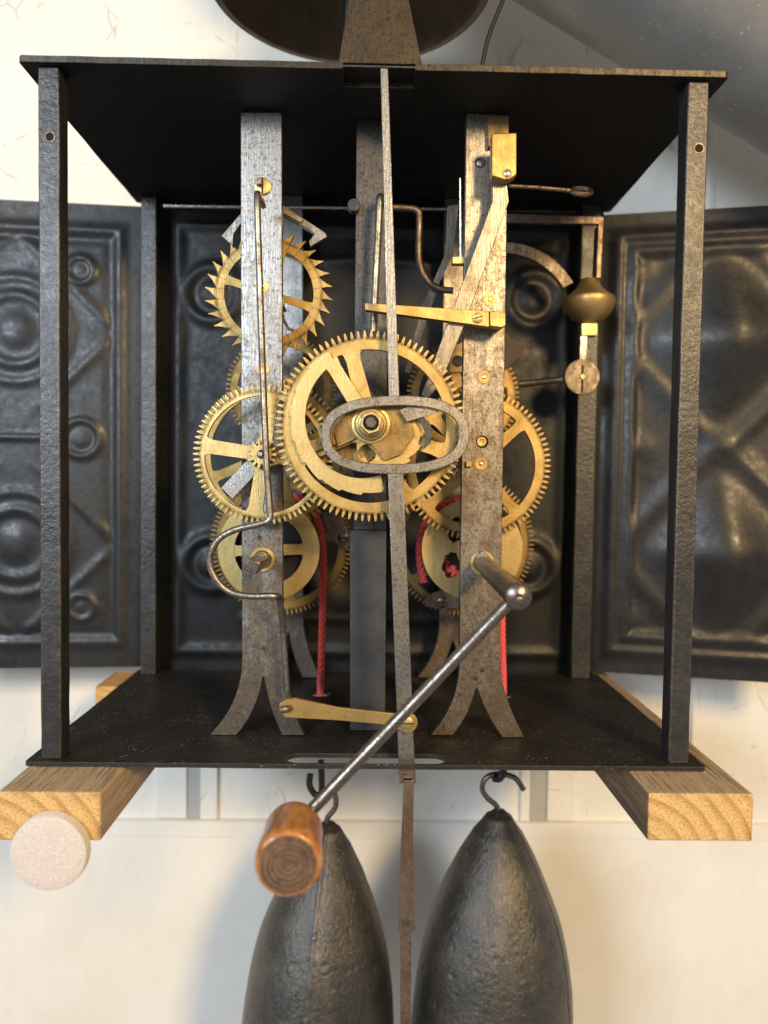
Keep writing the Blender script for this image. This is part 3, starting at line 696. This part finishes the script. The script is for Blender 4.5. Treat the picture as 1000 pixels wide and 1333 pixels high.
# bits inside the loop
n3 = U(483, 551, 2)
hubt = thing('centre_nut', (n3.x, 2, n3.z), 'stepped brass nut with steel tip inside the oval loop', 'nut')
MB().lathe((n3.x, 8.6, n3.z), (0, -1, 0), [(7.2, 0), (7.2, 0.8), (6.9, 1.0), (6.0, 1.0), (5.8, 2.6), (5.4, 3.0), (4.9, 3.1), (4.6, 5.2), (3.9, 5.6)], 40).build('washer', BRASS_Y, hubt)
MB().plate(circ(n3.x, n3.z, 4.3, 6, 0.3), -1.5, 3.2).build('hex_nut', BRASS_Y, hubt, bevel=0.4)
MB().cyl((n3.x, -3.2, n3.z), (n3.x, 6, n3.z), 2.0, seg=20).build('tip', CRANK, hubt)
MB().ring(circ(n3.x, n3.z, 2.9, 24), circ(n3.x, n3.z, 2.05, 24), -1.72, -1.4).build('bore', HOLE, hubt)
s3 = U(504, 566, 9)
star = thing('star_wheel', (s3.x, 9, s3.z), 'small brass wheel with saw teeth seen inside the steel loop', 'gear')
o = gear_outline((s3.x, s3.z), 41 * MMP(9), 46 * MMP(9), 12, 'saw')
cut = lambda x, y, rx, ry, n=18: [(lambda v: (v.x, v.z))(U(x + rx * math.cos(2 * PI * i / n), y + ry * math.sin(2 * PI * i / n), 9)) for i in range(n)]
MB().plate(o, 8.9, 10.1, [cut(514, 578, 7, 18), cut(478, 590, 12, 12)]).build('saw_disc', BRASS, star)
MB().plate(PP([(449, 540), (470, 524), (516, 530), (532, 535), (540, 566), (522, 592), (500, 600), (474, 566), (440, 582), (434, 560)], 7.8), 7.8, 8.7).build('cover_plate', BRASS_D, star, bevel=0.15)
pw = U(462, 572, 16); o = gear_outline((pw.x, pw.z), 34 * MMP(16), 39 * MMP(16), 30)
pg = MB().ring(o, circ_like((pw.x, pw.z), 12 * MMP(16), o), 14.6, 16.4).build('motion_gear', BRASS_D, org=(pw.x, 15, pw.z)); tag(pg, 'toothed brass gear half hidden behind the left end of the loop', 'gear', 'brass wheels of the clock')
hk = MB().plate(PP([(541, 541), (549, 541), (559, 550), (563, 565), (560, 578), (552, 584), (553, 575), (553, 562), (548, 551)], 7.5), 6.4, 7.4).build('dark_hook', DARKST, org=tuple(U(550, 560, 7))); tag(hk, 'small dark curved steel hook inside the right half of the loop', 'hook')
wd = MB().plate(PP([(520, 534), (534, 529), (572, 534), (571, 537), (530, 549)], 6.2), 5.2, 6.1).build('steel_wedge', STEEL_P, org=tuple(U(545, 538, 6))); tag(wd, 'pointed grey steel blade across the top of the loop opening', 'lever')

# ------------------------------------------------------------------ pendulum strip with oval loop
YP = 3.6
pend = thing('pendulum_hanger', tuple(U(500, 92, YP)), 'long flat steel hanger widening into an oval loop in front of the wheels', 'pendulum')
MB().plate(PP([(495, 84), (505, 84), (511, 260), (520, 516), (506, 516), (500, 260)], YP), YP, YP + 1.6).build('upper_strip', STEEL_B, pend, bevel=0.2)
def stadium(px0, py0, px1, py1, tilt=0.0, n=72, p=2.5):
    cx, cy, a, b = (px0 + px1) / 2, (py0 + py1) / 2, (px1 - px0) / 2, (py1 - py0) / 2; o = []
    for i in range(n):
        t = 2 * PI * i / n; c_, s_ = math.cos(t), math.sin(t)
        x = a * math.copysign(abs(c_) ** (2 / p), c_); y = b * math.copysign(abs(s_) ** (2 / p), s_)
        o.append((cx + x * math.cos(tilt) - y * math.sin(tilt), cy + x * math.sin(tilt) + y * math.cos(tilt)))
    return o
MB().ring(PP(stadium(418, 515, 611, 617, rad(-1)), YP), PP(stadium(430, 528, 598, 604, rad(-1)), YP), YP - 0.1, YP + 1.5).build('oval_loop', STEEL_P, pend, bevel=0.3)
MB().plate(PP([(505, 614), (525, 614), (540, 994), (519, 994)], YP), YP, YP + 1.6).build('lower_strip', STEEL_P, pend, bevel=0.2)
m = MB(); a = PP([(520, 1008), (541, 1008), (541, 1019), (520, 1019)], YP); b = PP([(525, 1010), (536, 1010), (536, 1016), (525, 1016)], YP)
m.ring(a, b, YP - 0.6, YP + 2.2); m.build('end_hook', RUSTY, pend)
MB().plate(PP([(519, 994), (541, 994), (541, 1008), (519, 1008)], YP), YP + 0.1, YP + 1.5).build('hook_neck', RUSTY, pend)
YP2 = 2.0
pr_ = thing('pendulum_rod', tuple(U(531, 1018, YP2)), 'narrow rusty folding rod hanging between the two weights', 'pendulum')
MB().plate(PP([(526, 1016), (539, 1016), (538, 1090), (540, 1212), (519, 1212), (519, 1195), (521, 1130)], YP2), YP2, YP2 + 1.3).build('rod_link', RUSTY, pr_, bevel=0.2)
MB().plate(PP([(521, 1196), (536, 1196), (535, 1420), (522, 1420)], YP2), YP2 + 1.35, YP2 + 2.6).build('rod_link', RUSTY, pr_, bevel=0.2)
c = U(529, 1201, YP2); MB().cyl((c.x, YP2 - 0.6, c.z), (c.x, YP2 + 1, c.z), 1.5).build('rivet', CRANK, pr_)

# ------------------------------------------------------------------ left bent wire, brass connecting lever
yw = 10.0
def W(pts, yy): return [tuple(U(x, y, yy)) for x, y in pts]
path = smooth_path([tuple(U(343, 268, 22)), tuple(U(337, 256, 15)), tuple(U(335, 262, yw))] + W([(338, 360), (342, 480), (347, 600), (351, 660), (351, 676), (338, 682), (305, 690), (283, 704), (273, 728), (280, 752), (298, 770), (325, 776), (356, 776)], yw) + [tuple(U(364, 782, 14)), tuple(U(369, 830, 20)), tuple(U(374, 900, 22))], 6)
lw = thing('crutch_wire', path[0], 'long steel wire down the left bar with a rounded bow around the winding square', 'wire')
MB().tube(path, 1.25, 12).build('bent_wire', STEEL_P, lw)
lv = thing('connecting_lever', tuple(U(450, 930, 8)), 'flat brass lever from the left wire to the hanger strip, near the base', 'lever')
yl = 1.4
lp = [(372, 911), (385, 909), (440, 921), (505, 928), (520, 930)] + [(531 + 13 * math.cos(a), 941 + 13 * math.sin(a)) for a in [rad(x) for x in range(-80, 101, 20)]] + [(505, 944), (440, 938), (385, 935), (371, 934), (363, 924), (364, 916)]
MB().plate(PP(lp, yl), yl, yl + 1.5).build('brass_strip', BRASS, lv, bevel=0.2)
c = U(530, 940, yl); d = MB().lathe((c.x, yl - 1.9, c.z), (0, 1, 0), [(1.6, 0), (2.4, 0.4), (2.5, 1.9)], 24).build('screw', BRASS_Y, lv)
MB().box(c.x - 2.2, c.x + 2.2, yl - 1.96, yl - 1.6, c.z - 0.25, c.z + 0.25).build('slot', HOLE, d)
MB().tube(smooth_path([tuple(U(376, 905, 20)), tuple(U(378, 918, 14)), tuple(U(376, 922, 1.0)), tuple(U(366, 924, 0.2))]), 1.3, 12).build('wire_end', RUSTY, lv)

# ------------------------------------------------------------------ anchor over the escape wheel
ya = 47
an = thing('escapement_anchor', tuple(U(345, 262, ya)), 'grey steel anchor with two hooked pallets over the spiky wheel', 'anchor')
MB().plate(PP([(346, 250), (356, 258), (424, 303), (426, 308), (404, 321), (402, 314), (410, 304), (352, 270), (318, 284), (304, 305), (303, 322), (301, 318), (288, 307), (318, 272), (340, 252)], ya), ya, ya + 3).build('pallet_arms', STEEL_P, an, bevel=0.2)
c = U(346, 262, ya); MB().cyl((c.x, 26, c.z), (c.x, 120, c.z), 1.2).build('arbor', STEEL_P, an)
MB().plate(PP([(356, 262), (366, 268), (395, 284), (392, 290), (362, 274), (352, 270)], 40), 40, 42).build('arm', RUSTY, an, bevel=0.2)

# ------------------------------------------------------------------ rods and levers at the back and top
yrod = 118
rod = MB().cyl(tuple(U(213, 268, yrod)), tuple(U(582, 272, yrod)), 1.05).build('cross_rod', STEEL_B, org=tuple(U(400, 270, yrod))); tag(rod, 'thin bright horizontal rod across the back under the top plate', 'rod')
yh = 62
hkr = MB().tube(smooth_path(W([(508, 270), (530, 271), (543, 274), (546, 284), (545, 330), (549, 352), (562, 370), (577, 377), (590, 378)], yh), 5), 1.5, 12).build('bent_rod', RUSTY, org=tuple(U(545, 300, yh))); tag(hkr, 'brown steel rod bent down and curled right of the hanger strip', 'rod')
crd = MB().tube(smooth_path([tuple(U(500, 262, 36)), tuple(U(495, 256, 30)), tuple(U(494, 270, 28)), tuple(U(490, 350, 28)), tuple(U(486, 432, 28))], 5), 1.45, 12).build('slim_rod', STEEL_P, org=tuple(U(490, 350, 28))); tag(crd, 'slim steel rod hanging just left of the hanger strip, above the largest wheel', 'rod')
# brass horizontal lever
yv = 19
bl_ = thing('strike_lever', tuple(U(650, 415, yv)), 'straight tapered brass lever lying across the upper wheels to the right bar', 'lever')
MB().plate(PP([(475, 394), (637, 405), (637, 425), (475, 403)], yv), yv, yv + 4).build('arm', BRASS, bl_, bevel=0.2)
MB().plate(PP([(637.4, 405), (658, 407), (658, 424), (652, 427), (637.4, 425)], yv), yv - 1.0, yv + 4.4).build('end_block', BRASS, bl_, bevel=0.3)
MB().plate(PP([(642, 408), (656, 409), (656, 424), (642, 424)], yv + 4), yv + 4.5, YB - 0.1).build('pivot_stem', RUSTY, bl_)
c = U(622, 414, yv); d = MB().lathe((c.x, yv - 0.7, c.z), (0, 1, 0), [(1.7, 0), (2.0, 0.2), (2.0, 0.7)], 22).build('screw', BRASS_Y, bl_)
o = MB().plate([(c.x - 1.7, c.z - 0.6), (c.x + 1.7, c.z + 0.35), (c.x + 1.7, c.z + 0.8), (c.x - 1.7, c.z - 0.15)], yv - 0.76, yv - 0.5).build('slot', HOLE, d)
# rack arm
yk = 21.5
rk = thing('rack_arm', tuple(U(655, 230, yk)), 'slanting steel arm hanging from the brass block, crossing the right bar', 'lever')
MB().plate(PP([(641, 240), (660, 236), (663, 262), (606, 420), (574, 500), (556, 520), (549, 514), (585, 415), (641, 262)], yk), yk, yk + 2).build('arm', ARMM, rk, bevel=0.25)
MB().plate(PP([(639, 178), (671, 177), (671, 231), (663, 237), (652, 237), (639, 233)], yk - 2), yk - 5, yk - 0.05).build('brass_block', BRASS, rk, bevel=0.4)
c = U(662, 223, yk - 7); MB().lathe((c.x, yk - 5.6, c.z), (0, 1, 0), [(0.6, 0), (1.3, 0.3), (1.3, 1)], 16).build('rivet', STEEL_B, rk)
MB().ring(circ(c.x, c.z, 1.9, 20), circ(c.x, c.z, 1.35, 20), yk - 5.1, yk - 4.8).build('rivet_seat', BRASS_D, rk)
MB().plate(PP([(636, 150), (663, 150), (663, 190), (636, 190)], YB - 3), YB - 2.6, YB - 0.1).build('mount', BRASS_D, rk, bevel=0.2)
c = U(655, 200, YB - 3); MB().cyl((c.x, yk - 0.5, c.z), (c.x, YB, c.z), 2.2).build('stud', BRASS_D, rk)
# second strip behind
y2 = 66
st2 = MB().plate(PP([(583, 268), (597, 266), (590, 330), (573, 366), (563, 395), (534, 486), (527, 484), (552, 392), (566, 362), (580, 330)], y2), y2, y2 + 2).build('rear_lever', STEEL_P, org=tuple(U(590, 270, y2))); tag(st2, 'bent steel strip behind the slanting arm, left of the right bar', 'lever')
pn = thing('stop_pin', tuple(U(600, 338, 34)), 'thin upright steel pin in a tiny brass block beside the right bar', 'pin')
MB().cyl(tuple(U(600, 338, 34)), tuple(U(599, 232, 34)), 0.75, 0.5).build('pin', STEEL_B, pn)
MB().plate(PP([(589, 334), (605, 334), (605, 343), (589, 343)], 32), 32, 36).build('brass_block', BRASS_Y, pn, bevel=0.2)
er = thing('eye_rod', tuple(U(668, 243, 60)), 'dark rod ending in a ring below the top plate, right of the brass block', 'rod')
MB().tube(W([(662, 242), (700, 244), (742, 248)], 60), 0.95, 10).build('shank', RUSTY, er)
cc = U(757, 249, 60); MB().tube([(cc.x + 4.2 * math.cos(a), cc.y + 2.0 * math.sin(a), cc.z + 2.0 * math.sin(a)) for a in [2 * PI * i / 28 for i in range(28)]], 1.2, 10, closed=True).build('ring', RUSTY, er)
# hammer
ym = 104
hm = thing('bell_hammer', tuple(U(770, 400, ym)), 'rounded brass hammer hanging from a rusty angled arm at the right rear post', 'hammer')
MB().plate(PP([(640, 277), (660, 278), (786, 282), (786, 292), (768, 291), (640, 289)], ym), ym, ym + 3).build('arm', RUSTY, hm, bevel=0.2)
MB().plate(PP([(779, 292), (785, 292), (782, 362), (776, 362)], ym), ym - 0.5, ym + 7).build('hanger', RUSTY, hm, bevel=0.2)
hb = U(770, 388, ym); k = MMP(ym)
MB().lathe((hb.x, ym + 4, hb.z + 28 * k), (0, 0, -1), [(6 * k, 0), (10.5 * k, 1 * k), (12.5 * k, 5 * k), (16 * k, 12 * k), (24 * k, 20 * k), (32 * k, 25 * k), (33.5 * k, 28 * k), (33 * k, 33 * k), (30 * k, 42 * k), (23 * k, 51 * k), (13 * k, 57 * k), (9 * k, 59 * k)], 44).build('head', BRONZE, hm)
MB().plate(PP([(758, 420), (779, 420), (779, 436), (758, 436)], ym), ym + 1, ym + 7).build('ferrule', BRASS_Y, hm, bevel=0.3)
MB().plate(PP([(758, 434), (766, 434), (764, 478), (756, 478)], ym), ym + 2, ym + 4).build('stem', STEEL_P, hm)
c = U(759, 490, ym); MB().cyl((c.x, ym + 1, c.z), (c.x, ym + 4.5, c.z), 23 * k, seg=40).build('disc', DISCM, hm)
MB().box(c.x - 0.5, c.x + 0.5, ym + 0.85, ym + 1.4, c.z - 21 * k, c.z + 14 * k).build('slot', HOLE, hm)
MB().plate([(c.x - 1.4, c.z), (c.x, c.z - 1.4), (c.x + 1.4, c.z), (c.x, c.z + 1.4)], ym + 0.2, ym + 1.2).build('rivet', BRASS_Y, hm)
y3 = 114
cv = MB().ring(PP([(655 + 105 * math.cos(a) , 420 + 105 * -math.sin(a)) for a in [rad(90 - i * 4) for i in range(16)]], y3), PP([(655 + 91 * math.cos(a), 420 + 91 * -math.sin(a)) for a in [rad(90 - i * 4) for i in range(16)]], y3), y3, y3 + 3, closed=False).build('curved_spring', STEEL_R, org=tuple(U(720, 340, y3))); tag(cv, 'curved steel arm arching from behind the right bar towards the hammer', 'spring')
pnr = MB().cyl(tuple(U(676, 500, 100)), tuple(U(733, 494, 92)), 1.7, 1.5).build('side_pin', RUSTY, org=tuple(U(700, 497, 100))); tag(pnr, 'short brown rod pointing right beside the small steel disc', 'rod')
fly = MB().plate(PP([(652, 427), (683, 457), (652, 488), (622, 457)], 88), 88, 89.2).build('fly_vane', FLYM, org=tuple(U(652, 457, 88))); tag(fly, 'dark brown diamond plate jutting from behind the right bar', 'vane')
brk = MB().plate(PP([(585, 428), (602, 428), (602, 484), (585, 484)], 70), 70, 72, [[(lambda v: (v.x, v.z))(U(597 + 6 * math.cos(2 * PI * i / 16), y + 8 * math.sin(2 * PI * i / 16), 70)) for i in range(16)] for y in (441, 469)][:0]).build('pierced_bracket', BRASS_D, org=tuple(U(595, 455, 70))); tag(brk, 'narrow brass bracket with two dark spots left of the right bar', 'bracket')
for y in (440, 470):
    c = U(596, y, 69.8); MB().lathe((c.x, 69.5, c.z), (0, 1, 0), [(2.0, 0.2), (2.4, 0), (2.6, 0.4), (2.6, 0.9)], 20).build('spot', FLYM, brk)
sb = MB().strip(W([(296, 642), (345, 590)], 24), 20 * MMP(24), 2.2).build('steel_bridge', STEEL_B, org=tuple(U(320, 615, 24))); tag(sb, 'flat bright steel strip slanting behind the spokes of the pale left gear', 'bar')
# ------------------------------------------------------------------ winding squares and crank
c = U(342, 728, YB)
wsq = MB().plate(circ(c.x, c.z, 3.3, 4, rad(25)), 4.0, YB - 2).build('winding_square', CRANK, org=(c.x, 4, c.z), bevel=0.3); tag(wsq, 'square steel winding stub on the bright left bar', 'arbor')
a = U(628, 733, YB); b = U(676, 777, -46)
ck = thing('winding_crank', tuple(a), 'steel winding crank with turned wooden handle, fitted on the right bar', 'crank')
MB().lathe(a, b - a, [(2.9, 0), (3.4, 0.6), (3.7, 20), (3.9, 50), (4.0, (b - a).length - 4)], 32).build('sleeve', CRANK, ck)
MB().lathe(b + Vector((0, 5.0, 0)), (0, -1, 0), [(3.4, -3), (4.15, -2), (4.25, 3), (4.0, 4.3), (3.0, 5.2), (1.1, 5.6), (0.8, 5.2), (0.3, 5.0)], 36).build('boss', CRANK, ck)
h0 = U(388, 1074, -46)
path = [tuple(b + Vector((0, 4, 0))), tuple(b.lerp(h0, 0.3) + Vector((0, 3, 0))), tuple(b.lerp(h0, 0.9) + Vector((0, 1, 0))), tuple(h0 + Vector((0, 0.5, 0)))]
MB().tube(path, 1.95, 16).build('arm', CRANK, ck)
hc = U(383, 1078, -46); he = U(375, 1126, -72); axv = (he - hc); L = axv.length; axv.normalize()
rh = 45 * MMP(-72)
hd = MB().lathe(hc, axv, [(rh * 0.62, -1.5), (rh * 0.86, 0), (rh * 0.93, 1.5), (rh * 0.96, 4), (rh * 0.93, 8), (rh * 0.96, 12), (rh * 1.01, L - 5), (rh * 1.0, L - 1.6), (rh * 0.93, L - 0.3), (rh * 0.88, L)], 56).build('handle', HANDLE, ck)
MB().lathe(hc, axv, [(rh * 0.86, L - 0.6), (rh * 0.86, L + 0.15), (rh * 0.7, L + 0.3), (rh * 0.3, L + 0.1), (0.2, L + 0.25)], 48).build('end_grain', handle_end((hc + axv * L - ORG[ck.name]) * S), hd)

# ------------------------------------------------------------------ cords
def cord(label, pts, r=1.6, sub=12):
    path = smooth_path(pts, sub)
    N = 18; cr_ = []
    for k in range(N):
        a = 2 * PI * k / N; rr = r * (0.74 + 0.38 * abs(math.cos(1.5 * a)) ** 0.7); cr_.append((rr * math.cos(a), rr * math.sin(a)))
    # resample evenly so that the strands twist evenly
    d = [0]
    for i in range(1, len(path)): d.append(d[-1] + (path[i] - path[i - 1]).length)
    n = int(d[-1] / 0.8); out = []; j = 0
    for i in range(n + 1):
        s_ = d[-1] * i / n
        while j < len(d) - 2 and d[j + 1] < s_: j += 1
        out.append(path[j].lerp(path[j + 1], (s_ - d[j]) / max(d[j + 1] - d[j], 1e-6)))
    o = MB().tube(out, 0, cross=cr_, twist=2 * PI / 9.0).build('red_cord', ROPE, org=pts[-1], sharp=80)
    return tag(o, label, 'cord', 'red cords')
yc = 76
cord('red cord running from the left drum straight down through the base plate', W([(350, 655), (366, 648), (386, 647), (403, 658), (415, 682), (421, 720), (420, 790), (418, 870)], yc) + [(rl.x, rl.y, -HZ + 2), (rl.x, rl.y, -HZ - 14)])
cord('red cord coming down beside the right bar, behind the winding crank', [tuple(U(651, 720, yc)), tuple(U(653, 780, yc)), tuple(U(653.5, 830, 80)), (rr2.x, rr2.y, -HZ + 5), (rr2.x, rr2.y, -HZ - 14)])
cord('red cord looped over the left edge of the right drum', W([(640, 652), (610, 648), (586, 653), (564, 668), (550, 692), (546, 725), (552, 758)], 66), 1.6)
cord('knotted red cord end inside the ragged opening of the right drum', W([(574, 712), (580, 728), (583, 742), (592, 738), (588, 752), (578, 750), (586, 742), (598, 745)], 62), 1.5, 5)
# ------------------------------------------------------------------ weights
def weight(label, apx, apy, Y, tilt, R, hang, seam, keel):
    a = U(apx, apy, Y); ax = Vector((tilt, 0.0, -1)).normalized()
    t = thing('driving_weight', tuple(a), label, 'weight', 'cast iron driving weights')
    prof = [(1.0, 0), (2.8, 0.4), (R * 0.15, 3), (R * 0.30, 11), (R * 0.48, 23), (R * 0.64, 37), (R * 0.80, 52), (R * 0.89, 68), (R * 0.96, 86), (R, 108), (R, 150), (R * 0.97, 190)]
    fine = []
    for i in range(len(prof) - 1):
        for k in range(4):
            q = k / 4; fine.append((prof[i][0] * (1 - q) + prof[i + 1][0] * q, prof[i][1] * (1 - q) + prof[i + 1][1] * q))
    # smooth the profile
    for _ in range(6):
        fine = [fine[0]] + [((fine[i - 1][0] + 2 * fine[i][0] + fine[i + 1][0]) / 4, fine[i][1]) for i in range(1, len(fine) - 1)] + [fine[-1]]
    pts = []
    for i in range(len(fine) - 1):                   # finely divided, for the rough cast skin
        k = max(1, int((fine[i + 1][1] - fine[i][1]) / 0.75))
        for j in range(k): q = j / k; pts.append((fine[i][0] * (1 - q) + fine[i + 1][0] * q, fine[i][1] * (1 - q) + fine[i + 1][1] * q))
    pts = [p for p in pts if p[1] < 150]
    m = MB().lathe(a, ax, pts, 300)
    vv = []
    for p in m.v:                                    # casting seam and pitted skin
        d = Vector(p) - a; q = d - ax * d.dot(ax); an = math.atan2(q.y, q.x); R_ = max(q.length, 1)
        g = noise.fractal(Vector(p) * 0.75, 0.7, 2.1, 3) * 0.15 + noise.noise(Vector(p) * 0.12) * 0.10 - max(0, noise.noise(Vector(p) * 0.33 + Vector((9, 3, 5))) - 0.42) * 1.0
        s_ = 1 + 0.012 * math.sin(3 * an + d.z * 0.05) + keel * max(0.0, 1 - abs(an - seam) / 0.8) + (g + 0.5 * math.exp(-((an - seam) * R_ / 0.9) ** 2)) / R_ * min(1, R_ / 6)
        vv.append(tuple(a + ax * d.dot(ax) + q * s_))
    m.v = vv
    m.build('body', CAST, t, sharp=50)
    hp = [tuple(U(x, y, Y)) for x, y in hang]
    MB().tube(smooth_path([tuple(a + Vector((0, 0, -4)))] + hp, 6), 1.35, 12).build('hook', CRANK, t)
    return t
weight('black cast iron weight with a seam, below the wooden crank handle', 428, 1070, 88, -0.045, 37.5, [(426, 1066), (436, 1052), (437, 1038), (430, 1028), (416, 1034), (410, 1050)], -1.68, 0.05)
weight('black cast iron weight hanging free on the right, its pointed nose in full view', 650, 1054, 88, -0.02, 39.5, [(647, 1050), (634, 1038), (628, 1026), (632, 1014), (644, 1008), (660, 1009), (672, 1014), (682, 1028)], -0.5, 0.0)
for lab, p, x in (('black clip hook under the base plate above the left weight', rl, 0), ('black hook under the base plate above the right weight', rr2, 1)):
    t = thing('cord_hook', (p.x, p.y, -HZ - 14), lab, 'hook')
    if x == 0:
        MB().tube(smooth_path(W([(404, 1008), (403, 1022), (410, 1034), (418, 1034), (419, 1020), (418, 990)], 86), 5), 1.6, 10).build('clip', BLACKP, t)
    else:
        MB().tube(smooth_path(W([(655, 990), (655, 1004), (650, 1013), (642, 1012)], 86), 5), 2.0, 10).build('clip', BLACKP, t)
